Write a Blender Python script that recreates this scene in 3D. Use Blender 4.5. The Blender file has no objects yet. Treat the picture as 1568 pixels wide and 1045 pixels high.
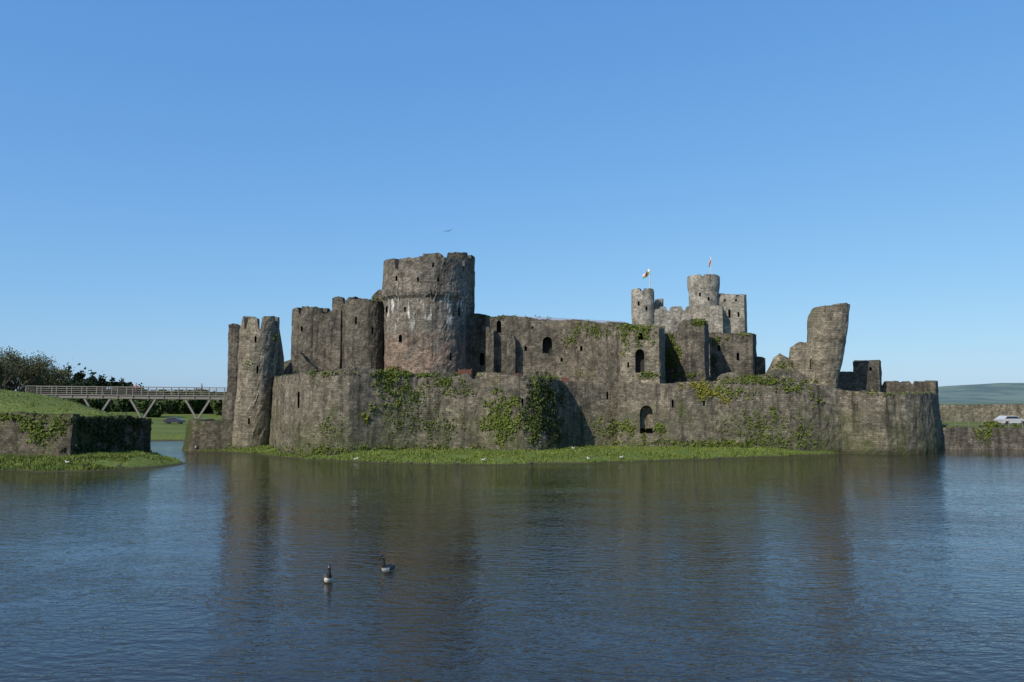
import bpy, bmesh, math, random
import numpy as np
from mathutils import Vector, noise, Matrix
random.seed(7); rng=np.random.default_rng(7)
S=bpy.context.scene
F=1201.0; TH=math.atan(95.5/F); CH=6.0
def W(px,py,Y):
    u=(px-784)/F; v=(522.5-py)/F
    k=Y/(math.cos(TH)-v*math.sin(TH))
    return Vector((u*k, Y, CH+k*(math.sin(TH)+v*math.cos(TH))))
def link(o):
    S.collection.objects.link(o); return o
def mesh_obj(name,vs,fs,mat=None,parent=None,smooth=False):
    me=bpy.data.meshes.new(name); me.from_pydata([tuple(v) for v in vs],[],[tuple(f) for f in fs]); me.update()
    o=link(bpy.data.objects.new(name,me))
    if mat: me.materials.append(mat)
    if parent: o.parent=parent
    if smooth: me.shade_smooth()
    return o
def empty(name,loc=(0,0,0)):
    e=link(bpy.data.objects.new(name,None)); e.location=loc; e.empty_display_size=.5
    bpy.context.view_layer.update(); return e
# ---------------------------------------------------------------- materials
def newmat(name):
    m=bpy.data.materials.new(name); m.use_nodes=True
    return m,m.node_tree.nodes,m.node_tree.links,m.node_tree.nodes['Principled BSDF']
def c4(c): return (c[0],c[1],c[2],1)
def flat(name,col,rough=.8,var=.25,scale=3.0,metal=0):
    m,N,L,B=newmat(name)
    t=N.new('ShaderNodeTexCoord'); n=N.new('ShaderNodeTexNoise'); n.inputs['Scale'].default_value=scale; n.inputs['Detail'].default_value=5
    L.new(t.outputs['Object'],n.inputs['Vector'])
    mx=N.new('ShaderNodeMix'); mx.data_type='RGBA'
    mx.inputs[6].default_value=c4([c*(1-var) for c in col]); mx.inputs[7].default_value=c4([c*(1+var) for c in col])
    L.new(n.outputs['Fac'],mx.inputs[0]); L.new(mx.outputs[2],B.inputs['Base Color'])
    B.inputs['Roughness'].default_value=rough; B.inputs['Metallic'].default_value=metal
    return m
class NB:
    def __init__(s,N,L): s.N=N; s.L=L
    def put(s,inp,v):
        if isinstance(v,bpy.types.NodeSocket): s.L.new(v,inp)
        else: inp.default_value=v
    def noise(s,vec,scale,detail=5,rough=.55):
        n=s.N.new('ShaderNodeTexNoise'); n.inputs['Scale'].default_value=scale; n.inputs['Detail'].default_value=detail; n.inputs['Roughness'].default_value=rough
        s.L.new(vec,n.inputs['Vector']); return n.outputs['Fac']
    def mapp(s,vec,sc,loc=(0,0,0),rot=(0,0,0)):
        n=s.N.new('ShaderNodeMapping'); n.inputs['Scale'].default_value=sc; n.inputs['Location'].default_value=loc; n.inputs['Rotation'].default_value=rot
        s.L.new(vec,n.inputs['Vector']); return n.outputs['Vector']
    def rng(s,v,a,b,c=0.,d=1.):
        n=s.N.new('ShaderNodeMapRange'); s.put(n.inputs[0],v)
        for i,x in enumerate((a,b,c,d)): n.inputs[i+1].default_value=x
        return n.outputs[0]
    def mix(s,f,a,b,mode='MIX'):
        n=s.N.new('ShaderNodeMix'); n.data_type='RGBA'; n.blend_type=mode
        s.put(n.inputs[0],f); s.put(n.inputs[6],a); s.put(n.inputs[7],b); return n.outputs[2]
    def math(s,op,a,b=0.):
        n=s.N.new('ShaderNodeMath'); n.operation=op; s.put(n.inputs[0],a); s.put(n.inputs[1],b); return n.outputs[0]
def stone(name,c1,c2,c3,moss=.35,band=None,pink=None,streak=.55,off=0.,white=.0,lowgreen=0.):
    m,N,L,B=newmat(name); b=NB(N,L)
    uv=N.new('ShaderNodeUVMap').outputs['UV']; geo=N.new('ShaderNodeNewGeometry')
    uv=b.mapp(uv,(1,1,1),(off,off*.37,0))
    nd=N.new('ShaderNodeTexNoise'); nd.inputs['Scale'].default_value=1.5; nd.inputs['Detail'].default_value=5; L.new(uv,nd.inputs['Vector'])
    va=N.new('ShaderNodeVectorMath'); va.operation='MULTIPLY_ADD'; L.new(nd.outputs['Color'],va.inputs[0]); va.inputs[1].default_value=(.7,.42,0); L.new(uv,va.inputs[2])
    br=N.new('ShaderNodeTexBrick'); L.new(va.outputs[0],br.inputs['Vector'])
    br.inputs['Scale'].default_value=1; br.inputs['Brick Width'].default_value=.43; br.inputs['Row Height'].default_value=.23; br.inputs['Mortar Size'].default_value=.02
    br.inputs['Mortar Smooth'].default_value=.5
    br.inputs['Color1'].default_value=(.5,.5,.5,1); br.inputs['Color2'].default_value=(1.55,1.52,1.45,1); br.inputs['Mortar'].default_value=(.65,.65,.65,1)
    sx=N.new('ShaderNodeSeparateXYZ'); L.new(geo.outputs['Position'],sx.inputs[0]); PZ=sx.outputs[2]
    n1=b.noise(uv,.22,6,.6); n2=b.noise(uv,.9,8,.72); n3=b.noise(b.mapp(uv,(1,1,1),(31,7,0)),.5,7,.65)
    st=b.noise(b.mapp(uv,(1.1,.10,1)),1.0,6,.7)
    col=b.mix(b.rng(n1,.36,.64),c4(c1),c4(c2))
    col=b.mix(b.rng(n3,.5,.68,0,.85),col,c4(c3))
    if pink:
        pz=b.math('MULTIPLY',b.rng(PZ,pink[1],pink[1]-2.5),b.rng(n3,.33,.55))
        col=b.mix(b.math('MULTIPLY',pz,.7),col,c4(pink[0]))
    col=b.mix(1.,col,b.rng(n2,.28,.72,.45,1.55),'MULTIPLY'); col=b.mix(.65,col,br.outputs['Color'],'MULTIPLY')
    vr=b.noise(uv,5.,4,.85); col=b.mix(1.,col,b.rng(vr,.3,.7,.6,1.4),'MULTIPLY')
    col=b.mix(b.rng(st,.50,.66,0,streak),col,(.026,.025,.022,1))
    if white:
        wn=b.noise(b.mapp(uv,(1.0,.6,1),(3,50,0)),1.6,8,.75); col=b.mix(b.rng(wn,.62,.72,0,white),col,(.42,.40,.35,1))
    if band:
        bz=b.math('MULTIPLY',b.rng(PZ,band[0],band[0]+2.6),b.rng(PZ,band[1]+.2,band[1]-.3))
        ws=b.noise(b.mapp(uv,(1.0,.30,1),(14,2,0)),.9,8,.78)
        col=b.mix(b.math('MULTIPLY',bz,b.rng(ws,.535,.60,0,1.)),col,(.72,.70,.65,1))
    mn=b.noise(b.mapp(uv,(1,.6,1),(77,13,0)),.30,8,.7)
    green=b.mix(b.noise(uv,2.,4),(.036,.05,.014,1),(.105,.125,.03,1))
    mf=b.rng(mn,.68-.3*moss,.80-.3*moss,0,.75)
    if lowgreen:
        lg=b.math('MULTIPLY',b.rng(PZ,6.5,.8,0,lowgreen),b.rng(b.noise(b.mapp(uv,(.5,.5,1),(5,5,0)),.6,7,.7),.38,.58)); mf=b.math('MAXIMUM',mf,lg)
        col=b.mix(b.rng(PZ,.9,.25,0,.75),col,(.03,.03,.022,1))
    nz=N.new('ShaderNodeSeparateXYZ'); L.new(geo.outputs['Normal'],nz.inputs[0])
    mf=b.math('MAXIMUM',mf,b.math('MULTIPLY',b.rng(nz.outputs[2],.4,.8),.55))
    col=b.mix(mf,col,green)
    L.new(col,B.inputs['Base Color']); B.inputs['Roughness'].default_value=.95
    B.inputs['Specular IOR Level'].default_value=.1
    h=b.math('ADD',b.math('MULTIPLY',br.outputs['Fac'],-.4),b.math('ADD',b.math('MULTIPLY',n2,.7),b.math('MULTIPLY',vr,.9)))
    bp=N.new('ShaderNodeBump'); bp.inputs['Strength'].default_value=.8; bp.inputs['Distance'].default_value=.13; L.new(h,bp.inputs['Height']); L.new(bp.outputs[0],B.inputs['Normal'])
    return m
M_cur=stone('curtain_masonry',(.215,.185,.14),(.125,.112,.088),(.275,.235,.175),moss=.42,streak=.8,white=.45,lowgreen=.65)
M_inn=stone('inner_masonry',(.175,.153,.12),(.10,.09,.074),(.235,.205,.16),moss=.25,off=40,streak=.8)
M_big=stone('round_tower_masonry',(.235,.205,.168),(.135,.122,.102),(.275,.235,.19),moss=.0,band=(15.6,21.2),pink=((.30,.205,.15),16.5),off=81,streak=.65,white=.6)
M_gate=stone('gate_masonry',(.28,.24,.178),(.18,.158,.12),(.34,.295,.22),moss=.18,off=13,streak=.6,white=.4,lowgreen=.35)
M_pale=stone('pale_masonry',(.36,.33,.28),(.25,.228,.19),(.42,.39,.33),moss=-.3,off=120,streak=.45)
M_bank=stone('bank_masonry',(.16,.138,.098),(.092,.082,.064),(.20,.17,.12),moss=.7,off=200,streak=.75)
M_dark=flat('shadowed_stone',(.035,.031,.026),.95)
# ---------------------------------------------------------------- shells
def shell(name,path,z0,thick,mat,closed=False,cren=None,rag=.35,batter=0.,prof=None,shear=(0,0),step=.3,rowh=.6,disp=.08,topfn=None,seed=0,parent=None):
    P=[Vector(p) for p in path]
    if closed: P=P+[P[0]]
    pts=[];s=0.
    for i in range(len(P)-1):
        a,b=P[i],P[i+1]; d=(b.xy-a.xy).length; n=max(1,int(round(d/step)))
        for k in range(n):
            t=k/n; q=a.lerp(b,t); pts.append((q.x,q.y,q.z,s+d*t))
        s+=d
    if not closed: pts.append((P[-1].x,P[-1].y,P[-1].z,s))
    n=len(pts); X=np.array(pts)
    nr=[]
    w=2
    for i in range(n):
        if closed: a=X[(i-w)%n]; b=X[(i+w)%n]
        else: a=X[max(0,i-w)]; b=X[min(n-1,i+w)]
        t=Vector((b[0]-a[0],b[1]-a[1])); t.normalize(); nr.append((t.y,-t.x))
    zt=X[:,2].copy()
    for i in range(n):
        q=X[i,3]
        r=noise.noise(Vector((q*.23,seed+.5,0)))*1.0+noise.noise(Vector((q*.9,seed+3.5,0)))*.6+noise.noise(Vector((q*2.7,seed+8.5,0)))*.35
        zt[i]+=round(r*rag/.14)*.14
        if cren:
            per,gap,dep=cren[:3]; ph=cren[3] if len(cren)>3 else 0
            if ((q+ph)%per)<gap: zt[i]-=dep
        if topfn: zt[i]+=topfn(i/n,q)
    H=max(zt)-z0; R=max(2,int(H/rowh))
    vs=[];uvs=[]
    for side in (0,1):
        for i in range(n):
            nx,ny=nr[i]
            for r in range(R+1):
                t=r/R; z=z0+(zt[i]-z0)*t
                if side==0:
                    o=batter*(1-t)
                    if prof: o+=np.interp(z,[p[0] for p in prof],[p[1] for p in prof])
                    x=X[i,0]+nx*o; y=X[i,1]+ny*o
                    dn=noise.noise(Vector((x*.9,y*.9,z*.9+seed)))*disp*1.3+noise.noise(Vector((x*2.6,y*2.6,z*2.6)))*disp
                    x+=nx*dn; y+=ny*dn
                    zz=z+ (noise.noise(Vector((x*2,y*2,z*2+9)))*.12 if r==R else 0)
                else:
                    x=X[i,0]-nx*thick; y=X[i,1]-ny*thick; zz=z
                x+=shear[0]*(z-z0); y+=shear[1]*(z-z0)
                vs.append((x,y,zz)); uvs.append((X[i,3]+side*57,z))
    def id(s_,i,r): return s_*n*(R+1)+(i%n)*(R+1)+r
    fs=[]
    last=n if closed else n-1
    for i in range(last):
        j=i+1
        for r in range(R):
            fs.append((id(0,i,r),id(0,j,r),id(0,j,r+1),id(0,i,r+1)))
            fs.append((id(1,j,r),id(1,i,r),id(1,i,r+1),id(1,j,r+1)))
        fs.append((id(0,i,R),id(0,j,R),id(1,j,R),id(1,i,R)))
        fs.append((id(0,j,0),id(0,i,0),id(1,i,0),id(1,j,0)))
    if not closed:
        for r in range(R):
            fs.append((id(1,0,r),id(0,0,r),id(0,0,r+1),id(1,0,r+1)))
            fs.append((id(0,n-1,r),id(1,n-1,r),id(1,n-1,r+1),id(0,n-1,r+1)))
    o=mesh_obj(name,vs,fs,mat,parent)
    uv=o.data.uv_layers.new(name='UVMap'); li=np.zeros(len(o.data.loops),dtype=np.int32); o.data.loops.foreach_get('vertex_index',li)
    uv.data.foreach_set('uv',np.array(uvs)[li].astype(np.float32).ravel())
    return o
def wall(name,pts,z0,thick,mat,**k):
    return shell(name,[W(a,c,b) for a,b,c in pts],z0,thick,mat,**k)
def lowback(dz): 
    return lambda t,q: -dz if (t<.22 or t>.78) else 0.
def tower(name,pc,D,rpx,topy,z0,mat,thick=1.3,squash=1.,**k):
    c=W(pc,topy,D); r=rpx/F*D
    n=max(16,int(2*math.pi*r/.5)); P=[]
    for i in range(n):
        a=math.pi/2+2*math.pi*i/n
        P.append((c.x+r*math.cos(a),c.y+r*squash*math.sin(a),c.z))
    return shell(name,P,z0,min(thick,r*.6),mat,closed=True,step=.3,**k)
def cut(o,px,ytop,ybot,wpx,D,depth=1.2,arch=True,yoff=-3.):
    a=W(px,ybot,D); b=W(px,ytop,D); w=wpx/F*D/2; h=b.z-a.z
    prof=[(-w,0),(w,0)]
    if arch:
        hs=h-min(w*1.3,h*.6)
        prof+= [(w,hs)]+[(w*math.cos(t),hs+(h-hs)*math.sin(t)**.85) for t in (.4,.8,1.2)]+[(0,h)]+[(-w*math.cos(t),hs+(h-hs)*math.sin(t)**.85) for t in (1.2,.8,.4)]+[(-w,hs)]
    else: prof+=[(w,h),(-w,h)]
    n=len(prof); d=a.normalized(); dx=d.x/d.y
    vs=[(a.x+dx*yy+p[0],D+yy,a.z+p[1]) for yy in (yoff,depth) for p in prof]
    fs=[tuple(range(n)),tuple(range(2*n-1,n-1,-1))]+[(i,i+n,(i+1)%n+n,(i+1)%n) for i in range(n)]
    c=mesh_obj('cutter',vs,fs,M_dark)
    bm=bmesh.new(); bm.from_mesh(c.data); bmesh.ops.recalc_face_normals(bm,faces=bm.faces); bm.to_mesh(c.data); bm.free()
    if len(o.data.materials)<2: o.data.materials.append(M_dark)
    keep=o.data.copy(); nv=len(keep.vertices)
    for sol,slf in (('EXACT',False),('EXACT',True),('FAST',False)):
        md=o.modifiers.new('b','BOOLEAN'); md.operation='DIFFERENCE'; md.solver=sol; md.object=c
        if sol=='EXACT': md.use_self=slf
        try: md.material_mode='TRANSFER'
        except Exception: pass
        bpy.context.view_layer.objects.active=o
        bpy.ops.object.modifier_apply(modifier=md.name)
        if len(o.data.vertices)>.8*nv: break
        o.data=keep.copy()
    bpy.data.objects.remove(c,do_unlink=True)

# ---- outer curtain
cur=[(415,103,578),(426,97,577),(440,92,575),(460,88.6,572),(485,86.6,569),(510,86,568),(535,86,566),(560,86.8,566),(590,88,570),(640,89.3,574),(690,89.6,575),(735,89.4,569),(755,88.2,569),(775,87.6,571),(800,87.4,574),(825,88,578),(845,89.6,580),(857,92,583),(864,95.5,586),(905,96.5,587),(946,97,587)]
cur2=[(946,95.5,587),(975,94.5,588),(1022,93.5,587),(1075,93.5,586),(1130,93.5,584),(1180,93.5,580),(1215,93.8,584),(1255,94.5,588),(1285,95.2,594),(1300,94.8,599),(1325,93.6,600),(1355,93,601),(1385,93.4,602),(1408,94.8,603),(1425,98,603),(1433,103,603),(1436,112,603),(1400,125,603)]
oc=wall('curtain_wall',cur,-.6,2.0,M_cur,batter=.5,rag=.24,cren=(9.3,.45,.7,0))
oc2=wall('curtain_wall',cur2,-.6,2.0,M_cur,batter=.5,rag=.24,seed=5)
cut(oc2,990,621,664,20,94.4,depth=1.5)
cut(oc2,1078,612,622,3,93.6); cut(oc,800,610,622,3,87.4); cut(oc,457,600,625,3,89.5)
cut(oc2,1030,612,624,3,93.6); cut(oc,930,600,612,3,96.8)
def fill(name,pts,z,mat):
    P=[W(a,600,b) for a,b in pts]; n=len(P)
    vs=[(p.x,p.y,z) for p in P]+[(p.x,p.y,-1) for p in P]
    fs=[tuple(range(n))]+[(i,i+n,(i+1)%n+n,(i+1)%n) for i in range(n)]
    return mesh_obj(name,vs,fs,mat)
def grassmat(name,a,b_,sc=.6):
    m,N,L,B=newmat(name); b=NB(N,L); t=N.new('ShaderNodeTexCoord').outputs['Object']
    n1=b.noise(t,sc*.15,5); n2=b.noise(t,sc*3,6,.7)
    col=b.mix(b.rng(n1,.3,.7),c4(a),c4(b_)); col=b.mix(1.,col,b.rng(n2,.25,.75,.55,1.45),'MULTIPLY')
    geo=N.new('ShaderNodeNewGeometry'); sx=N.new('ShaderNodeSeparateXYZ'); L.new(geo.outputs['Position'],sx.inputs[0])
    col=b.mix(b.rng(sx.outputs[2],.22,.05,0,.85),col,(.055,.045,.03,1))
    hazed_field=b.mix(b.rng(b.noise(t,.006,6,.7),.45,.55),(.10,.15,.15,1),(.16,.215,.185,1))
    col=b.mix(b.rng(sx.outputs[1],250,1600,0,.95),col,hazed_field)  # haze painted into the ground colour: bluish field patches fade in with distance
    L.new(col,B.inputs['Base Color']); B.inputs['Roughness'].default_value=.95; B.inputs['Specular IOR Level'].default_value=.1
    bp=N.new('ShaderNodeBump'); bp.inputs['Distance'].default_value=.2; L.new(n2,bp.inputs['Height']); L.new(bp.outputs[0],B.inputs['Normal'])
    return m
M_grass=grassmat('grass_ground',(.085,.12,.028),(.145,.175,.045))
M_court=grassmat('courtyard_ground',(.09,.12,.04),(.14,.13,.08))
fill('castle_courtyard',[(430,104),(475,92),(560,91.5),(730,92.5),(800,91),(850,97),(870,100),(1000,98),(1200,97),(1300,99),(1400,98),(1425,112),(1395,124),(1330,165),(900,172),(500,150),(430,120)],5.2,M_court)
Z0=4.6
# ---- gate tower on the left
gt=empty('gatehouse_tower')
g1=tower('drum',389,101,24.5,487,-.3,M_gate,cren=(1.95,.5,1.5,.9),rag=.4,shear=(.052,0),batter=.4,prof=[(0,0),(9,0),(12,.25),(15,.35),(18,.2)],parent=gt,topfn=lowback(2.4))
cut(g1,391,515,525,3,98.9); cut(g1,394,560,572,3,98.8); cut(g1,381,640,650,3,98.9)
g2=wall('stub_wall',[(417,104,545),(424,104,503),(431,104,548)],9.,1.2,M_gate,rag=.2,parent=gt)
g3=tower('rear_turret',363,107,12,498,0,M_inn,cren=(2.2,.6,.8),rag=.3,parent=gt)
g4=wall('rear_wall',[(341,108,606),(366,107,604)],-.5,1.5,M_inn,parent=gt)
ab=wall('abutment_wall',[(286,103,650),(290,100.5,644),(300,99.5,643),(330,99.5,643),(368,100,645)],-.5,3.,M_bank,rag=.25,batter=.5)
# ---- west towers
wt=tower('ruined_tower',477,124,29,474,Z0,M_inn,cren=(4.2,.7,1.0,.5),rag=.25,topfn=lowback(1.5)); 
cut(wt,490,535,546,3,121.5); cut(wt,462,500,508,3,121.5)
wall('ruined_wall',[(431,110,575),(438,111,566),(446,112,552),(458,112,543),(470,112,550),(480,112,560),(500,112,566)],Z0,2.5,M_inn,rag=.6)
wall('ruined_wall',[(480,120.5,484),(500,120.5,480),(522,119.5,474)],Z0,1.5,M_inn,rag=.4)
wt2=tower('ruined_tower',531,122,22,457,Z0,M_inn,cren=(2.6,.7,1.0,.8),rag=.3,seed=3,topfn=lowback(1.6))
wt3=tower('ruined_tower',559,116,30,461,Z0,M_inn,rag=.3,seed=4,topfn=lowback(1.))
cut(wt3,545,485,497,3,113.3); cut(wt3,570,500,512,3,113.3)
wall('ruined_wall',[(570,117,452),(580,117,446),(592,116,445)],Z0,2.,M_inn,rag=.4)
# ---- big round tower
bt=empty('round_tower')
b1=tower('drum',652,113,61.5,405,Z0,M_big,thick=1.8,cren=(5.2,.6,1.5,1.3),rag=.22,rowh=.4,prof=[(0,.35),(8,.1),(12,0),(20.6,.05),(21.0,.45),(21.5,.55),(22.2,.35),(27,.30)],parent=bt,seed=9,disp=.09,topfn=lowback(2.))
b2=tower('rear_turret',684,118,43.5,394,Z0,M_inn,thick=1.6,cren=(4.4,.8,1.1,.2),rag=.2,parent=bt,seed=12,topfn=lowback(2.))
for p in ((703,470,484,4),(613,513,525,5),(620,470,478,3),(671,425,432,3),(607,424,432,3),(640,425,432,3),(592,470,480,3),(690,540,552,3)):
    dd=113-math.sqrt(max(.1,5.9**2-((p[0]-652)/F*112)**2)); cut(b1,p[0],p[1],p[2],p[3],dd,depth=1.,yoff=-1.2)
# ---- great hall + wall
gh=empty('great_hall')
h1=wall('south_wall',[(706,116,478),(728,116,480),(744,115,481),(746,115,485),(760,115,485),(770,115,483),(800,115,486),(838,114.5,488),(870,113,490),(905,109,494),(930,106,496),(950,103.5,497)],Z0,2.,M_inn,rag=.28,parent=gh,seed=21)
for p in ((764,491,510,7,115),(785,514,531,8,115),(838,516,541,15,114.5),(738,541,560,7,116),(805,530,538,4,115),(752,518,524,4,115),(890,530,538,4,111),(815,500,504,3,115),(860,548,554,4,113)):
    cut(h1,p[0],p[1],p[2],p[3],p[4],depth=1.4)
M_roof=flat('lead_roof',(.33,.34,.36),.55,.15,.5)
A=W(772,478.5,119);Bq=W(962,488.5,114);
mesh_obj('roof',[(A.x,117,A.z-1.1),(Bq.x,112,Bq.z-1.1),Bq+Vector((0,5,0.15)),A+Vector((0,5,.1)),(A.x,131,A.z-1.1),(Bq.x,126,Bq.z-1.1)],[(0,1,2,3),(3,2,5,4),(0,3,4),(1,5,2)],M_roof,gh)
wall('buttress',[(776,113.5,514),(783,113.4,509),(789,113.5,521)],Z0,1.,M_inn,rag=.2,parent=gh)
wall('buttress',[(744,113.6,500),(756,113.6,503)],Z0,1.,M_inn,rag=.2,parent=gh)
# ---- water gate block : separate walls so that each is a clean solid
wg=empty('water_gate')
w1=wall('front_wall',[(949,96.2,501),(960,95.8,499),(972,95.6,497),(978,95.5,502),(990,95.3,503),(1009,95,503)],3.,1.3,M_gate,rag=.3,parent=wg,seed=31,batter=.15)
cut(w1,980,535,571,14,95.6,depth=1.); cut(w1,981,510,521,9,95.6,depth=1.); cut(w1,962,555,563,3,95.8)
wall('east_wall',[(1010.5,95.2,503),(1018,103,500)],3.,1.2,M_gate,rag=.3,parent=wg,seed=32)
wall('rear_wall',[(950,105,499),(1014,103,499)],3.,1.2,M_gate,rag=.3,parent=wg,seed=34)
w2=wall('ruined_wing',[(1012,105,512),(1018,104,548),(1028,103,530),(1038,102,500),(1046,101,492),(1078,100.5,491),(1085,106,498)],Z0,2.,M_inn,rag=.4,parent=wg,seed=33)
w3=wall('rear_block',[(1086,108,509),(1120,107,510),(1152,106.5,510),(1158,114,513),(1090,116,511)],Z0,1.5,M_inn,closed=True,rag=.25,parent=wg,seed=35)
cut(w3,1101,528,538,3,107.6); cut(w3,1130,540,552,4,107)
wall('ruined_wall',[(1098,98,580),(1118,97.5,572),(1150,97.5,576),(1182,97.5,574),(1196,98,566),(1222,98,569),(1238,98,582)],Z0,1.6,M_cur,rag=.35,seed=36)
# ---- leaning tower
lt=empty('leaning_tower')
def ltf(t,q):
    a=(t*360+90)%360
    d=abs((a-190+180)%360-180)
    return -3.2*max(0,1-d/75.)
l1=tower('leaning_drum',1252,105,18.5,467,Z0,M_gate,thick=1.2,rag=.28,prof=[(4,0),(9,.15),(12,.65),(16,.95),(19,1.0)],shear=(.105,0),topfn=ltf,parent=lt,seed=41,cren=(3.6,.3,.25,.2))
cut(l1,1256,480,490,3,103,depth=1.2)
l2=wall('broken_wall',[(1178,107,572),(1184,107,549),(1194,106.5,541),(1202,106.5,547),(1206,106,557),(1210,105.5,534),(1218,105,527),(1228,104.6,522),(1246,104,528)],Z0,1.8,M_gate,rag=.25,parent=lt,seed=43)
cut(l2,1244,549,566,8,104.2,depth=1.,yoff=-2)
wall('ruined_wall',[(1157,110,546),(1172,110,547)],Z0,1.5,M_inn,rag=.3,seed=44)
e1=wall('east_tower',[(1306,111,554),(1326,110.4,552),(1346,110.6,553),(1349,118,553),(1309,119,554)],Z0,1.4,M_inn,closed=True,rag=.15,cren=(3.7,.5,.4),seed=45)
cut(e1,1333,562,568,4,110.4)
wall('ruined_wall',[(1276,110,577),(1290,110,569),(1310,110.5,572)],Z0,1.5,M_inn,rag=.3)
wall('ruined_wall',[(1347,114,584),(1400,112,584),(1432,110,584),(1436,120,584)],Z0,1.5,M_inn,rag=.12,cren=(3.9,.5,.6),seed=46)
# ---- inner gatehouse (pale)
ig=empty('inner_gatehouse'); DI=150
t1=tower('west_turret',984,DI,17.5,444,Z0,M_pale,cren=(3.0,.6,.6),rag=.06,parent=ig,seed=51,rowh=.8,disp=.04)
wall('turret_link',[(1000,DI+2,458),(1014,DI+2,458),(1016,DI+8,458)],Z0,1.5,M_pale,cren=(2.,.6,.6),rag=.05,parent=ig)
wall('front_wall',[(996,DI-1,476),(1010,DI-1,473),(1012,DI-1,470),(1058,DI-1,469)],Z0,1.5,M_pale,cren=(3.1,.8,.8),rag=.06,parent=ig,seed=52)
t2=tower('main_turret',1077,DI,22.5,424,Z0,M_pale,cren=(3.8,.5,.4),rag=.04,prof=[(0,0),(27.6,0),(28.1,.25),(40,.25)],parent=ig,seed=53,rowh=.8,disp=.04)
t3=wall('east_block',[(1097,DI-1,450),(1139,DI-2,451),(1143,DI+8,452),(1098,DI+10,452)],Z0,1.5,M_pale,closed=True,cren=(3.4,.7,.8),rag=.06,parent=ig,seed=54,disp=.04)
wall('side_turret',[(1086,DI-4,468),(1106,DI-4.5,468),(1106,DI-1.5,468)],Z0,1.2,M_pale,rag=.2,parent=ig,seed=55)
for o,l in ((t1,((978,462,468,3),(990,470,476,3))),(t2,((1072,448,454,3),(1085,455,461,3)))):
    for p in l: cut(o,p[0],p[1],p[2],p[3],DI-(2.0 if o is t1 else 2.7),depth=.8,arch=False)
for p in ((1117,474,487,3.5),(1131,478,486,3),(1110,458,462,3),(1127,458,462,3)): cut(t3,*p,DI-1.5,depth=1.)
# flags
M_pole=flat('pole_paint',(.55,.55,.52),.4); M_fw=flat('flag_white',(.75,.75,.72)); M_fr=flat('flag_red',(.55,.05,.04)); M_fg=flat('flag_green',(.06,.25,.09))
def tube(vs,fs,a,b,r0,r1,n=6):
    a=Vector(a);b=Vector(b); d=(b-a).normalized(); u=d.orthogonal().normalized(); w=d.cross(u); k=len(vs)
    for p,r in ((a,r0),(b,r1)):
        for i in range(n):
            t=2*math.pi*i/n; vs.append(p+u*math.cos(t)*r+w*math.sin(t)*r)
    for i in range(n): fs.append((k+i,k+(i+1)%n,k+n+(i+1)%n,k+n+i))
    fs.append(tuple(range(k,k+n))[::-1]); fs.append(tuple(range(k+n,k+2*n)))
def flag(px,yb,yt,kind,D):
    a=W(px,yb,D)-Vector((0,0,1)); b=W(px,yt,D); e=empty('flag',a)
    vs=[];fs=[]; tube(vs,fs,(0,0,0),b-a,.11,.08); mesh_obj('pole',vs,fs,M_pole,e)
    vs=[];fs=[];mi=[]
    nx,nz=10,6
    for i in range(nx+1):
        for j in range(nz+1):
            u=i/nx; v=j/nz
            if kind==0: p=Vector((-u*1.35,.25*math.sin(u*7),-.2-v*1.0-u*1.15+.12*math.sin(u*6+v*2)))
            else: p=Vector((-.1-u*.35,.2*math.sin(u*9),-.2-v*1.2-u*1.1))
            vs.append((b-a)+p)
    for i in range(nx):
        for j in range(nz):
            k=i*(nz+1)+j; fs.append((k,k+1,k+nz+2,k+nz+1)); mi.append(1 if (3<=i<=7 and 1<=j<=3+i%2) else (2 if j>=3 else 0))
    o=mesh_obj('cloth',vs,fs,M_fw,e,True); o.data.materials.append(M_fr); o.data.materials.append(M_fg)
    for p,m in zip(o.data.polygons,mi): p.material_index=m
flag(995,444,410,0,DI); flag(1089,426,392,1,DI)

# ---------------------------------------------------------------- terrain
def sdf(px,py,poly):
    P=np.array(poly); d=np.full(px.shape,1e9); ins=np.zeros(px.shape,bool)
    n=len(P)
    for i in range(n):
        a=P[i];b=P[(i+1)%n]; e=b-a
        t=np.clip(((px-a[0])*e[0]+(py-a[1])*e[1])/(e@e),0,1)
        dx=px-a[0]-t*e[0]; dy=py-a[1]-t*e[1]; d=np.minimum(d,np.hypot(dx,dy))
        c=((a[1]>py)!=(b[1]>py)); 
        with np.errstate(all='ignore'): xi=(b[0]-a[0])*(py-a[1])/(b[1]-a[1]+1e-12)+a[0]
        ins^=(c&(px<xi))
    return np.where(ins,d,-d)
def XY(px,D): p=W(px,618,D); return (p.x,D)
isl=[XY(*p) for p in [(283,101),(300,99),(330,98),(370,96),(420,89.5),(470,84.5),(505,83.5),(540,80.5),(640,77.8),(760,77),(900,79),(1050,84),(1200,89.5),(1290,94.2),(1330,97),(1420,104),(1425,125),(1340,170),(900,178),(480,155),(330,112)]]
bank=[(-300,70)]+[XY(*p) for p in [(-40,70),(30,71),(60,69.5),(130,70),(200,72),(270,76),(288,79),(262,84),(243,93)]]+[(-55,108),(-60,130),(-300,130)]
far=[(-4000,128),XY(235,127),XY(330,128),XY(352,140),(-60,200),(-20,235),(90,215),(110,150),(XY(1600,105)[0]-9,105),(4500,105),(4500,6000),(-4000,6000)]
RW=XY(1434,106)[0]
far2=[(RW+3,105),(4500,105),(4500,400),(RW+10,400)]
near=[(-4000,-4),(4500,-4),(4500,-400),(-4000,-400)]
def sm(x,a,b): t=np.clip((x-a)/(b-a),0,1); return t*t*(3-2*t)
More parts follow.
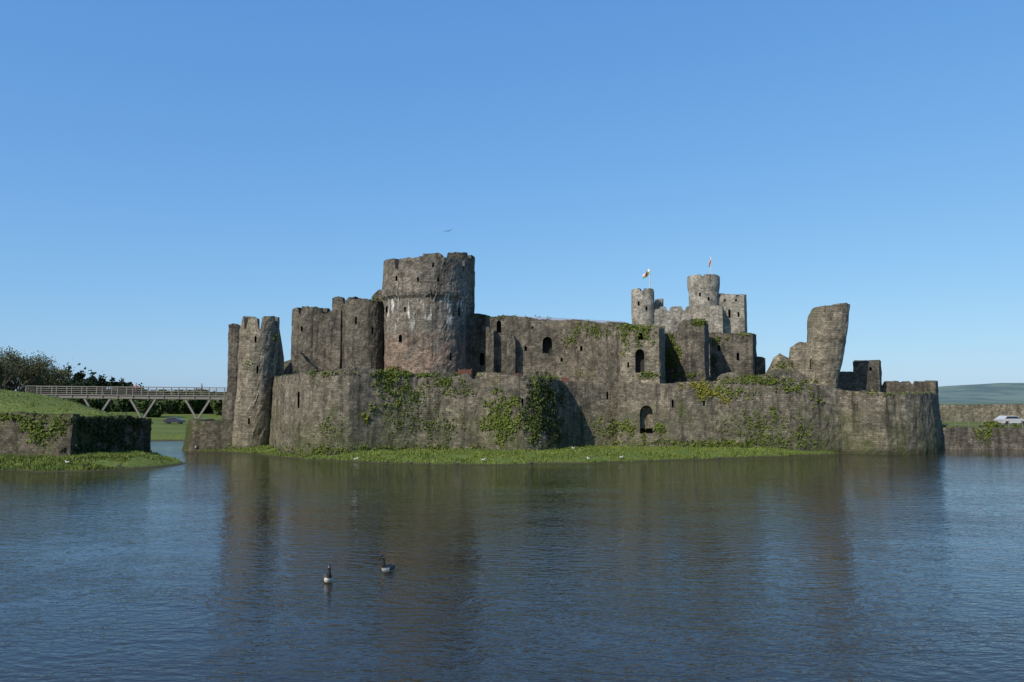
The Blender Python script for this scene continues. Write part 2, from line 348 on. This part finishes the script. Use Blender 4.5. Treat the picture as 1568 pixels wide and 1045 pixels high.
def height(x,y):
    z=np.full(x.shape,-1.6)
    nz=np.array([noise.noise(Vector((a*.35,b*.35,0)))*1.0+noise.noise(Vector((a*1.1,b*1.1,4)))*.5 for a,b in zip(x.ravel(),y.ravel())]).reshape(x.shape)
    d=sdf(x,y,isl)+nz*.7; z=np.maximum(z,np.clip(d*.22,-1.6,.75)+(nz*.08))
    d=sdf(x,y,bank)+nz*.7; zb=np.clip(d*.28,-1.6,.9)
    edge=x+np.clip(y-89,0,100)*1.1
    up=sm(edge,-42.9,-43.9)*sm(y,77.2,78.2)
    mound=4.6*np.exp(-((x+76)/18)**2/2-((y-99)/16)**2/2)*sm(y,79,90)
    zb=np.where(d>0,zb+up*(3.0+mound)*(1-.75*sm(y,116,130)),zb); z=np.maximum(z,zb+nz*.05)
    d=sdf(x,y,far)+nz*.7
    zf=np.clip(d*.15,-1.6,.6)+np.where(d>0,np.clip(d*.045,0,3.2),0)
    ridge=np.array([noise.noise(Vector((a*.0011,b*.0011,3)))+.5*noise.noise(Vector((a*.0035,b*.0035,7))) for a,b in zip(x.ravel(),y.ravel())]).reshape(x.shape)
    hill=sm(y,600,2600)*(20+26*ridge+sm(x,1250,1800)*46)
    z=np.maximum(z,zf+hill)
    d=sdf(x,y,far2); z=np.maximum(z,np.where(d>0,2.75,-1.6)+hill)
    d=sdf(x,y,near); z=np.maximum(z,np.clip(d*.9,-1.6,4.3))
    return z
def axis(parts): return np.array(sorted(set(np.round(np.concatenate([np.arange(*p) for p in parts]),3))))
xs=axis([(-4000,-400,100),(-400,-120,10),(-120,100,1.),(100,400,10),(400,4501,80)])
ys=axis([(-400,-20,40),(-20,64,4),(64,132,.9),(132,240,4),(240,700,30),(700,5001,100)])
GX,GY=np.meshgrid(xs,ys); GZ=height(GX,GY)
ny_,nx_=GX.shape
vs=np.stack([GX,GY,GZ],-1).reshape(-1,3)
I=np.arange(nx_*ny_).reshape(ny_,nx_)
fs=np.stack([I[:-1,:-1],I[:-1,1:],I[1:,1:],I[1:,:-1]],-1).reshape(-1,4)
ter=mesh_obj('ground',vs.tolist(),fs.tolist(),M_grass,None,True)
# water
m,N,L,B=newmat('lake_water'); b=NB(N,L)
B.inputs['Base Color'].default_value=(.026,.024,.016,1); B.inputs['Roughness'].default_value=.02; B.inputs['IOR'].default_value=1.333
t=N.new('ShaderNodeTexCoord').outputs['Object']
nd=N.new('ShaderNodeTexNoise'); nd.inputs['Scale'].default_value=.25; L.new(t,nd.inputs['Vector'])
va=N.new('ShaderNodeVectorMath'); va.operation='MULTIPLY_ADD'; L.new(nd.outputs['Color'],va.inputs[0]); va.inputs[1].default_value=(1.5,1.5,0); L.new(t,va.inputs[2]); tw=va.outputs[0]
r1=b.noise(b.mapp(tw,(1.7,3.6,1),rot=(0,0,.35)),1.,2,.5); r2=b.noise(b.mapp(tw,(5.,10,1),rot=(0,0,-.25)),1.,2,.5); r3=b.noise(b.mapp(tw,(.7,1.8,1),rot=(0,0,.3)),1.,2,.5)
patch=b.rng(b.noise(b.mapp(t,(.018,.07,1)),1.,4,.6),.38,.62,.45,1.1)
h=b.math('MULTIPLY',b.math('ADD',b.math('ADD',b.math('MULTIPLY',r1,1.),b.math('MULTIPLY',r2,.25)),b.math('MULTIPLY',r3,.7)),patch)
bp=N.new('ShaderNodeBump'); bp.inputs['Strength'].default_value=1.; bp.inputs['Distance'].default_value=.043; L.new(h,bp.inputs['Height']); L.new(bp.outputs[0],B.inputs['Normal'])
mesh_obj('lake_water',[(-900,-60,0),(900,-60,0),(900,260,0),(-900,260,0)],[(0,1,2,3)],m)

# left bank retaining wall
bk=wall('retaining_wall',[(-90,76,632),(0,76.2,632),(60,76,634),(112,76,637)],.2,1.2,M_bank,rag=.22,batter=.3,seed=61)
bk2=wall('retaining_wall',[(112.3,76.1,637),(150,80,638),(190,84.5,639),(232,89.5,641),(226,91,641),(150,98,637)],.0,1.2,M_bank,rag=.22,seed=62)
wall('dam_wall',[(1425,104.5,655),(1500,104.6,655),(1568,104.4,655),(1800,104,654)],-.6,1.2,M_inn,rag=.12,batter=.3,seed=63)
wall('boundary_wall',[(1395,139,620),(1500,140,620),(1568,140,619),(1900,142,617)],2.,.8,M_gate,rag=.06,seed=64)

# ---------------------------------------------------------------- bridge
M_wood=flat('weathered_timber',(.19,.175,.15),.8,.25,4); M_conc=flat('bridge_concrete',(.22,.21,.19),.9)
br=empty('footbridge')
def box(vs,fs,c,s,rz=0):
    k=len(vs); R=Matrix.Rotation(rz,3,'Z')
    for dx in (-1,1):
        for dy in (-1,1):
            for dz in (-1,1): vs.append(Vector(c)+R@Vector((dx*s[0]/2,dy*s[1]/2,dz*s[2]/2)))
    for f in ((0,1,3,2),(4,6,7,5),(0,4,5,1),(2,3,7,6),(0,2,6,4),(1,5,7,3)): fs.append(tuple(k+i for i in f))
def beam(vs,fs,a,b,w,h):
    a=Vector(a);b=Vector(b); d=(b-a).normalized(); s=Vector((0,0,1)) if abs(d.z)<.95 else Vector((1,0,0))
    u=d.cross(s).normalized(); v=u.cross(d).normalized(); k=len(vs)
    for p in (a,b):
        for q in ((-1,-1),(1,-1),(1,1),(-1,1)): vs.append(p+u*q[0]*w/2+v*q[1]*h/2)
    for f in ((0,3,2,1),(4,5,6,7),(0,1,5,4),(1,2,6,5),(2,3,7,6),(3,0,4,7)): fs.append(tuple(k+i for i in f))
DB=112
pL=W(48,604,DB); pR=W(372,607,DB); bv=[];bf=[]
W2=1.25
beam(bv,bf,(pL.x,DB,pL.z),(pR.x,DB,pR.z),2.6,.14)
for yy in (-1.05,1.05): beam(bv,bf,(pL.x,DB+yy,pL.z-.3),(pR.x,DB+yy,pR.z-.3),.25,.42)
mesh_obj('deck',bv,bf,M_wood,br)
bv=[];bf=[]; L_=pR.x-pL.x; n=int(L_/2.05)
for yy in (-W2,W2):
    for hh,tk in ((1.15,.09),(.85,.05),(.58,.05),(.3,.05)): beam(bv,bf,(pL.x,DB+yy,pL.z+hh),(pR.x,DB+yy,pR.z+hh),.06,tk)
    for i in range(n+1):
        t=i/n; x=pL.x+L_*t; z=pL.z+(pR.z-pL.z)*t; beam(bv,bf,(x,DB+yy*1.03,z-.3),(x,DB+yy*1.03,z+1.2),.1,.1)
mesh_obj('railing',bv,bf,M_wood,br)
bv=[];bf=[]
for pc in (148,218,302,364):
    for yy in (-1.,1.):
        a=W(pc,643,DB+yy)
        for dx in (-1.9,1.9):
            zt=pL.z-.5
            beam(bv,bf,(a.x,DB+yy,a.z),(a.x+dx,DB+yy,zt),.22,.26)
    beam(bv,bf,(a.x,DB-1.1,a.z),(a.x,DB+1.1,a.z),.3,.3)
mesh_obj('struts',bv,bf,M_wood,br)
bv=[];bf=[]
for pc in (148,218,302,364):
    a=W(pc,645,DB); box(bv,bf,(a.x,DB,(a.z-2)/2),(1.2,3,a.z+2))
mesh_obj('piers',bv,bf,M_conc,br)
# timber hoardings on the wall walk
M_red=flat('red_timber',(.13,.045,.03),.7,.3,3)
def hoarding(p0,p1,D,ytop,h=.8):
    a=W(p0,ytop,D); b_=W(p1,ytop,D); e=empty('timber_hoarding',a); l=b_.x-a.x; vs=[];fs=[]
    for i in range(int(l/.22)): box(vs,fs,(i*.22+.1,0,-h/2),(.19,.04,h+random.uniform(-.08,.08)))
    mesh_obj('planks',vs,fs,M_red,e); vs=[];fs=[]
    for hh in (-.15,-h+.15): box(vs,fs,(l/2,.06,hh),(l,.06,.09))
    for i in range(3): box(vs,fs,(l*i/2,.12,-h/2-.6),(.1,.1,h+1.4))
    mesh_obj('frame',vs,fs,M_red,e)
hoarding(592,614,92,561,.6); hoarding(702,722,94,566,.6); hoarding(788,798,92,572,.6); hoarding(860,872,99,579,.6)

# ---------------------------------------------------------------- foliage
def leafmat(name,a,b_,sc=1.5,trans=.25):
    m,N,L,B=newmat(name); b=NB(N,L); t=N.new('ShaderNodeTexCoord').outputs['Object']
    col=b.mix(b.rng(b.noise(t,sc*.4,5,.7),.3,.7),c4(a),c4(b_)); col=b.mix(1.,col,b.rng(b.noise(t,9.,2),.3,.7,.6,1.4),'MULTIPLY')
    L.new(col,B.inputs['Base Color']); B.inputs['Roughness'].default_value=.7; B.inputs['Specular IOR Level'].default_value=.2
    return m
M_ivy=leafmat('ivy_leaves',(.07,.095,.018),(.15,.185,.03)); M_ivyd=leafmat('ivy_dark_leaves',(.025,.037,.013),(.055,.072,.02)); M_yel=leafmat('gorse_leaves',(.17,.175,.02),(.27,.25,.03))
M_blade=leafmat('grass_blades',(.095,.14,.025),(.18,.21,.045),.5)
M_tree=leafmat('tree_leaves',(.035,.055,.015),(.08,.11,.03)); M_spring=leafmat('spring_leaves',(.08,.085,.035),(.14,.14,.055)); M_bark=flat('bark',(.09,.075,.055))
M_con=leafmat('conifer_leaves',(.015,.028,.012),(.035,.05,.02))
def cards(name,P,Nn,size,mat,jit=1.,parent=None,up=0.):
    P=np.asarray(P,float); n=len(P)
    a=rng.normal(size=(n,3)); 
    if Nn is not None: a=a*jit+np.asarray(Nn)*1.2
    a/=np.linalg.norm(a,axis=1)[:,None]
    r=rng.normal(size=(n,3)); r[:,2]+=up
    u=np.cross(a,r); u/=np.linalg.norm(u,axis=1)[:,None]; v=np.cross(a,u)
    s=(size*rng.uniform(.6,1.4,n))[:,None]
    V=np.stack([P-u*s*.5,P+v*s*.55,P+u*s*.5,P-v*s*.55],1).reshape(-1,3)
    Fc=np.arange(4*n).reshape(n,4)
    return mesh_obj(name,V.tolist(),Fc.tolist(),mat,parent)
bpy.context.view_layer.update(); dg=bpy.context.evaluated_depsgraph_get()
def hits(cx,cy,rx,ry,n,dens=True):
    out=[];nn=[]
    o=Vector((0,0,CH))
    for _ in range(n):
        r=random.random()**.7; t=random.random()*6.283
        px=cx+rx*1.1*r*math.cos(t); py=cy+ry*1.1*r*math.sin(t)
        if noise.noise(Vector((px*.11,py*.05,cx)))+.8*noise.noise(Vector((px*.33,py*.16,cy)))< -.05+.55*(r-.5): continue
        d=(W(px,py,100)-o).normalized()
        ok,loc,nrm,idx,ob,mt=S.ray_cast(dg,o,d,distance=145)
        if ok and loc.z>.3 and ob.name not in('lake_water','ground'):
            out.append(loc+nrm*random.uniform(.02,.20)+Vector((random.gauss(0,.1),0,random.gauss(0,.1)))); nn.append(nrm)
    return out,nn
def ivy(name,regs,mat,size=.24,fac=1.):
    P=[];Q=[]
    for r in regs:
        a,b_=hits(r[0],r[1],r[2],r[3],int(r[2]*r[3]*r[4]*3.14*fac)); P+=a; Q+=b_
    if P: cards(name,P,np.array([tuple(q) for q in Q]),size,mat)
ivy('ivy',[(766,640,28,42,.9),(815,650,12,30,.4),(820,600,6,30,.6),(790,615,9,12,.5),(600,588,28,24,.5),(640,605,20,20,.3),(610,620,35,30,.15),(600,572,30,6,.8),(575,625,12,10,.3),(680,585,30,8,.5),(905,505,34,14,.7),(875,520,14,14,.5),(970,501,34,6,.9),(985,515,20,18,.35),(1032,552,14,26,1.),(1025,520,8,24,.8),(1070,494,20,7,.8),(955,520,8,30,.3),(985,665,8,10,.3),(965,655,14,12,.9),(1010,655,10,10,.7),(560,640,8,10,.4),(1140,510,24,5,.5),(1150,580,50,6,.6),(1250,612,9,14,.4),(1185,632,8,14,.4),(1215,595,30,8,.4),(420,515,8,8,.3),(380,560,8,10,.2),(893,570,18,8,.15),(1120,600,40,14,.25),(60,655,28,26,.5),(95,650,10,20,.4),(20,640,30,8,.5),(930,655,30,16,.3),(1000,575,30,6,.6),(575,458,18,5,.5),(700,600,30,8,.25),(1230,660,20,20,.25),(1100,520,16,10,.4),(500,655,30,30,.07),(660,650,60,30,.1),(1160,650,60,25,.14),(640,690,120,8,.4),(1100,680,160,8,.5),(480,690,60,10,.35),(650,574,90,3,.7),(1180,584,90,4,.7),(480,571,60,3,.5),(1360,603,70,3,.3),(820,485,90,4,.4),(845,578,30,4,.6),(1200,560,20,8,.4),(1050,575,25,5,.6),(1510,665,20,14,.5)],M_ivy,.19,1.2)
ivy('dark_ivy',[(830,630,34,56,.6),(838,610,24,35,.5),(850,665,14,28,.6),(172,645,62,9,1.0),(172,665,60,30,.6),(160,690,70,8,.6),(1092,560,8,14,.3)],M_ivyd,.22)
ivy('gorse',[(1085,598,24,16,.8),(560,636,6,8,.4),(600,663,5,4,.3),(1060,590,22,6,.6),(1110,612,12,12,.3)],M_yel,.17)
# grass blades on the banks
def zat(x,y):
    i=np.clip(np.searchsorted(xs,x)-1,0,nx_-2); j=np.clip(np.searchsorted(ys,y)-1,0,ny_-2)
    tx=(x-xs[i])/(xs[i+1]-xs[i]); ty=(y-ys[j])/(ys[j+1]-ys[j])
    return (GZ[j,i]*(1-tx)+GZ[j,i+1]*tx)*(1-ty)+(GZ[j+1,i]*(1-tx)+GZ[j+1,i+1]*tx)*ty
def blades(name,x0,x1,y0,y1,n,zmin,zmax,h,mat,w=.06):
    x=rng.uniform(x0,x1,n); y=rng.uniform(y0,y1,n); z=zat(x,y)
    pn=np.array([noise.noise(Vector((a*.5,b_*.5,2))) for a,b_ in zip(x,y)])
    k=(z>zmin)&(z<zmax)&(pn>-.30); x,y,z,pn=x[k],y[k],z[k],pn[k]; n=len(x)
    a=rng.uniform(0,6.28,n); hh=h*rng.uniform(.4,1.3,n)*(1+pn*1.3); lean=rng.normal(0,.45,(n,2))*hh[:,None]
    B0=np.stack([x-np.cos(a)*w,y-np.sin(a)*w,z-.03],1); B1=np.stack([x+np.cos(a)*w,y+np.sin(a)*w,z-.03],1); T=np.stack([x+lean[:,0],y+lean[:,1],z+hh],1)
    V=np.stack([B0,B1,T],1).reshape(-1,3); mesh_obj(name,V.tolist(),np.arange(3*n).reshape(n,3).tolist(),mat)
blades('grass',-42,45,76,100,110000,.06,1.2,.20,M_blade)
blades('grass',-66,-36,68,80,45000,.08,1.3,.24,M_blade)
blades('grass',-72,-43,78,100,9000,3.5,9,.12,M_blade)
# trees
def tree(name,base,H,cr,mat,n=1500,leaf=.35,trunk=.18):
    e=empty(name,base); vs=[];fs=[]; tips=[]
    def grow(a,d,l,r,k):
        b_=a+d*l; tube(vs,fs,a,b_,r,r*.68,5); 
        if k==0 or r<.006: tips.append(b_); return
        if k<4: tips.append(b_)
        for _ in range(3 if k>1 else 4):
            dd=(d+Vector((random.gauss(0,.5),random.gauss(0,.5),random.gauss(.12,.3)))).normalized(); grow(b_,dd,l*random.uniform(.62,.85),r*.62,k-1)
    grow(Vector((0,0,-.3)),Vector((random.gauss(0,.05),0,1)).normalized(),H*.27,trunk*H/8,5)
    mesh_obj('trunk',vs,fs,mat=M_bark,parent=e)
    T=np.array([tuple(t) for t in tips]); idx=rng.integers(0,len(T),n)
    P=T[idx]+rng.normal(0,cr*.08,(n,3)); cards('crown',P,None,leaf,mat,parent=e)
for px,D,ytop,cr in ((5,122,541,5),(33,126,552,5),(-22,115,545,5),(52,132,566,4),(20,130,552,5),(-5,124,548,5)):
    p=W(px,ytop,D); z=float(zat(np.array([p.x]),np.array([p.y]))[0]); tree('tree',(p.x,p.y,z),(p.z-z)*1.2,cr*.9,M_spring,4500,.19)
def treemass(name,specs,mat,leaf=.9,con=False,q_n=330):
    P=[]
    for (px,D,ytop,wpx) in specs:
        t=W(px,ytop,D); zb=float(zat(np.array([t.x]),np.array([t.y]))[0]); H=t.z-zb; w=wpx/F*D/2
        for k in range(9):
            cx=t.x+random.gauss(0,w*.45); f=random.uniform(.2,.85); cz=zb+H*f; rr=w*(.6 if con else .62)*(1.15-f*.7)
            cy=D+random.gauss(0,w*.4); q=rng.normal(size=(q_n,3)); q/=np.linalg.norm(q,axis=1)[:,None]; q*=rr*rng.uniform(.4,1.,q_n)[:,None]
            q[:,2]*=.9; P.append(q+np.array([cx,cy,cz]))
        q=rng.normal(size=(100,3))*np.array([w*.2,w*.2,H*.10]); P.append(q+np.array([t.x,D,t.z-H*.2]))
    P=np.concatenate(P); cards(name,P,None,leaf,mat)
treemass('distant_trees',[(85,230,564,34),(105,230,561,34),(125,235,566,30),(142,235,571,26),(156,240,575,26),(172,240,578,26),(186,245,582,26),(200,245,588,26),(70,225,576,26),(60,225,586,26),(215,245,592,26),(95,228,580,40),(130,230,582,40)],M_con,.75,True)
treemass('distant_tree_line',[(x,random.uniform(190,260),random.uniform(598,611),46) for x in range(-60,380,17)],M_tree,.9)
treemass('distant_tree_line',[(x,random.uniform(420,520),random.uniform(600,608),60) for x in range(-300,430,22)],M_tree,1.6)
treemass('bush',[(1519,106.5,647,22),(1530,106.5,656,15),(1508,106.5,653,14)],M_ivy,.22)
treemass('bush',[(1440,106.5,651,8),(1562,106.2,655,12),(1590,107,650,20)],M_ivy,.22)
# ---------------------------------------------------------------- animals / people
def skin(name,V,E,R,mats,pick,parent=None,sub_=2,loc=(0,0,0),rz=0,sc=1):
    me=bpy.data.meshes.new(name); me.from_pydata(V,E,[]); o=link(bpy.data.objects.new(name,me))
    md=o.modifiers.new('s','SKIN'); md.use_smooth_shade=True
    for i,r in enumerate(R):
        r=r if isinstance(r,tuple) else (r,r); me.skin_vertices[0].data[i].radius=r
    me.skin_vertices[0].data[0].use_root=True
    s=o.modifiers.new('ss','SUBSURF'); s.levels=s.render_levels=sub_
    dg_=bpy.context.evaluated_depsgraph_get(); nm=bpy.data.meshes.new_from_object(o.evaluated_get(dg_))
    o.modifiers.clear(); o.data=nm; nm.materials.clear()
    for x in mats: nm.materials.append(x)
    for p in nm.polygons: p.material_index=pick(p.center); p.use_smooth=True
    o.location=loc; o.rotation_euler[2]=rz; o.scale=(sc,)*3
    if parent: o.parent=parent
    return o
M_blk=flat('black_feather',(.015,.014,.013),.6); M_brn=flat('brown_feather',(.07,.055,.04),.7,.4,20); M_wht=flat('white_feather',(.60,.58,.54),.7,.1); M_bill=flat('bill',(.4,.2,.04),.5); M_gry=flat('grey_feather',(.35,.36,.38),.7)
BV=[(0,0,.10),(-.22,0,.12),(-.38,0,.17),(.16,0,.11),(.27,0,.17),(.31,0,.30),(.31,0,.42),(.33,0,.53),(.38,0,.57),(.44,0,.555),(.485,0,.545)]
BE=[(0,1),(1,2),(0,3),(3,4),(4,5),(5,6),(6,7),(7,8),(8,9),(9,10)]
BR=[(.155,.13),(.13,.11),(.03,.025),(.145,.125),(.10,.09),.055,.042,.04,.05,.024,.008]
def goosepick(c):
    if c.z>.50 and c.x>.33 and c.x<.395 and c.z<.565: return 2
    if c.z>.22: return 0
    if (c.x>.17 and c.z<.17) or (c.z<.06) or c.x<-.32: return 2
    return 1
def on_water(px,py): 
    k=6*F/(py-618); p=W(px,618,k); return (p.x,p.y,0)
skin('goose',BV,BE,BR,[M_blk,M_brn,M_wht],goosepick,loc=on_water(507,885),rz=math.radians(-70),sc=1.12)
skin('goose',BV,BE,BR,[M_blk,M_brn,M_wht],goosepick,loc=on_water(598,870),rz=math.radians(-112),sc=1.12)
DV=[(0,0,.05),(-.12,0,.07),(-.22,0,.11),(.10,0,.07),(.15,0,.14),(.17,0,.2),(.22,0,.205),(.26,0,.195)]
DE=[(0,1),(1,2),(0,3),(3,4),(4,5),(5,6),(6,7)]; DR=[(.085,.075),(.07,.06),.015,(.08,.07),.04,.04,.025,.008]
gull=skin('gull',DV,DE,DR,[M_wht,M_gry,M_bill],lambda c:2 if c.x>.235 else (1 if c.z>.095 and c.x<.06 else 0),loc=(0,0,0)); 
duck=skin('duck',DV,DE,DR,[M_brn,M_blk,M_bill],lambda c:2 if c.x>.225 else (1 if c.z>.14 else 0),loc=(0,0,0))
def shore(px,py):
    o=Vector((0,0,CH)); ok,loc,n,i,ob,mt=S.ray_cast(bpy.context.evaluated_depsgraph_get(),o,(W(px,py,100)-o).normalized()); return loc if ok else Vector(on_water(px,py))
first={'g':gull,'d':duck}; used={'g':0,'d':0}
for px,py,k,s in ((545,706,'g',1.2),(740,707,'g',1.),(901,705,'g',1.),(951,703,'g',1.),(103,711,'g',1.),(878,689,'g',.9),(592,709,'d',1.3),(628,710,'d',1.2),(655,711,'d',1.2),(430,696,'d',1.3),(812,710,'d',1.2),(1100,702,'d',1.2),(1195,697,'d',1.2),(1065,702,'d',1.2),(700,711,'d',1.2),(182,716,'d',1.3),(130,716,'d',1.2),(300,688,'g',1.7)):
    o=first[k]
    if used[k]: o=link(bpy.data.objects.new(('gull' if k=='g' else 'duck'),first[k].data))
    used[k]=1; p=shore(px,py); o.location=(p.x,p.y,max(p.z,0)+.12*(p.z>.1)); o.scale=(s,)*3; o.rotation_euler[2]=random.choice((0,3.1))+random.gauss(0,.5)
p=W(686,354,70); e=empty('flying_gull',p); 
vs=[(-.5,0,-.12),(-.25,.0,.02),(0,0,.0),(.25,0,.10),(.55,0,.2),(-.25,.14,.02),(0,.2,0),(.25,.14,.10)]
mesh_obj('wings',vs,[(0,1,5),(1,2,6,5),(2,3,7,6),(3,4,7)],M_gry,e)
skin('body',[(0,0,0),(0,-.18,0),(0,.2,0)],[(0,1),(0,2)],[.06,.03,.02],[M_gry],lambda c:0,parent=e,sub_=1)
# people
M_or=flat('orange_jacket',(.75,.12,.02)); M_tr=flat('dark_trousers',(.03,.035,.05)); M_sk=flat('skin',(.45,.27,.2)); M_hair=flat('hair',(.05,.03,.02)); M_bl=flat('pale_shirt',(.35,.33,.36))
PV=[(0,0,.95),(0,0,1.15),(0,0,1.38),(0,.0,1.5),(0,.02,1.60),(0,.02,1.70),
    (-.10,0,.90),(-.13,.14,.50),(-.13,.06,.08),(-.13,.18,.04),(.10,0,.90),(.13,-.08,.5),(.13,-.28,.12),(.13,-.18,.05),
    (-.19,0,1.40),(-.25,-.10,1.13),(-.24,.08,.93),(-.24,.14,.85),(.19,0,1.40),(.25,.06,1.13),(.24,.24,.98),(.24,.30,.92)]
PE=[(0,1),(1,2),(2,3),(3,4),(4,5),(0,6),(6,7),(7,8),(8,9),(0,10),(10,11),(11,12),(12,13),(2,14),(14,15),(15,16),(16,17),(2,18),(18,19),(19,20),(20,21)]
PR=[(.15,.11),(.15,.11),(.16,.11),.055,.085,.085,.095,.065,.042,.035,.095,.065,.042,.035,.06,.048,.035,.03,.06,.048,.035,.03]
def ppick(c):
    if c.z>1.66 or (c.z>1.56 and c.y<-.01): return 3
    if c.z>1.47: return 2
    if abs(c.x)>.18 and c.z<.96: return 2
    if c.z>.92: return 0
    return 1
for px,mj,rz in ((211,M_or,-1.2),(311,M_bl,1.6)):
    t=(W(px,604,DB).x-pL.x)/L_; z=pL.z+(pR.z-pL.z)*t+.07
    skin('person',PV,PE,PR,[mj,M_tr,M_sk,M_hair],ppick,loc=(W(px,604,DB).x,DB-.6,z),rz=rz)
# car
def car(px,D,z,col,rz):
    e=empty('parked_car',(W(px,618,D).x,D,z)); e.rotation_euler[2]=rz
    prof=[(-2.05,.35),(2.05,.35),(2.1,.65),(1.95,.85),(1.15,.98),(.5,1.42),(-1.2,1.45),(-1.85,1.0),(-2.1,.9)]
    n=len(prof); vs=[];
    for y,k in ((-.85,1),(.85,1)):
        for p in prof: vs.append((p[0],y*(.82 if p[1]>1.2 else 1),p[1]))
    fs=[tuple(range(n)),tuple(range(2*n-1,n-1,-1))]+[(i,i+n,(i+1)%n+n,(i+1)%n) for i in range(n)]
    mesh_obj('body',vs,fs,flat('car_paint',col,.25,.03),e)
    g=flat('car_glass',(.02,.025,.03),.1)
    vs=[];fs=[]
    for s in (-1,1):
        k=len(vs); vs+=[(-1.6,s*.862,1.02),(1.0,s*.862,1.02),(.42,s*.735,1.36),(-1.15,s*.735,1.36)]; fs.append((k,k+1,k+2,k+3))
    k=len(vs); vs+=[(1.13,-.75,1.01),(1.13,.75,1.01),(.56,.62,1.40),(.56,-.62,1.40)]; fs.append((k,k+1,k+2,k+3))
    mesh_obj('windows',vs,fs,g,e)
    vs=[];fs=[]
    for x in (-1.3,1.3):
        for s in (-1,1): tube(vs,fs,(x,s*.65,.33),(x,s*.88,.33),.33,.33,16)
    mesh_obj('wheels',vs,fs,flat('tyre',(.02,.02,.02)),e)
car(1546,118,2.72,(.5,.5,.51),.15)
for px in (320,268): 
    p=W(px,618,176); zz=float(zat(np.array([p.x]),np.array([p.y]))[0]); car(px,176,zz,(.6,.6,.62) if px==320 else (.05,.05,.08),.1)
bv=[];bf=[]; x0=W(1440,618,106).x
for i in range(26): beam(bv,bf,(x0+i*1.8,105.9,2.7),(x0+i*1.8,105.9,3.7),.08,.08)
for h_ in (3.65,3.2): beam(bv,bf,(x0,105.9,h_),(x0+45,105.9,h_),.05,.05)
mesh_obj('fence',bv,bf,M_wood)

# ---------------------------------------------------------------- light, sky, camera
w=bpy.data.worlds.new('World'); S.world=w; w.use_nodes=True; N=w.node_tree.nodes; L=w.node_tree.links
sky=N.new('ShaderNodeTexSky'); sky.sky_type='NISHITA'; sky.sun_disc=False
EL=math.radians(38); AZ=math.radians(-142)
sky.sun_elevation=EL; sky.sun_rotation=AZ; sky.altitude=0; sky.air_density=1.; sky.dust_density=.6; sky.ozone_density=2.5
bg=N['Background']; STR=.12; b=NB(N,L)
sp=N.new('ShaderNodeSeparateColor'); L.new(sky.outputs[0],sp.inputs[0]); cb=N.new('ShaderNodeCombineColor')
for i,(a,g) in enumerate(((.57,.78),(.735,.57),(.93,.32))):
    v=b.math('MULTIPLY',sp.outputs[i],STR); v=b.math('MAXIMUM',v,.001); v=b.math('POWER',v,g); v=b.math('MULTIPLY',v,a/STR); L.new(v,cb.inputs[i])
L.new(cb.outputs[0],bg.inputs[0]); bg.inputs[1].default_value=STR
sd=bpy.data.lights.new('sun','SUN'); sd.energy=4.2; sd.angle=math.radians(.5); sd.color=(1,.92,.80)
so=link(bpy.data.objects.new('sun',sd)); dv=Vector((math.sin(AZ)*math.cos(EL),math.cos(AZ)*math.cos(EL),math.sin(EL))); so.rotation_euler=dv.to_track_quat('Z','Y').to_euler(); so.location=dv*100
cd=bpy.data.cameras.new('camera'); cd.sensor_width=23.5; cd.lens=F/1568*23.5; cd.clip_end=9000; cd.clip_start=.1
co=link(bpy.data.objects.new('camera',cd)); co.location=(0,0,CH); co.rotation_euler=(math.pi/2+TH,0,0); S.camera=co
S.view_settings.view_transform='Standard'; S.view_settings.look='None'; S.view_settings.exposure=0
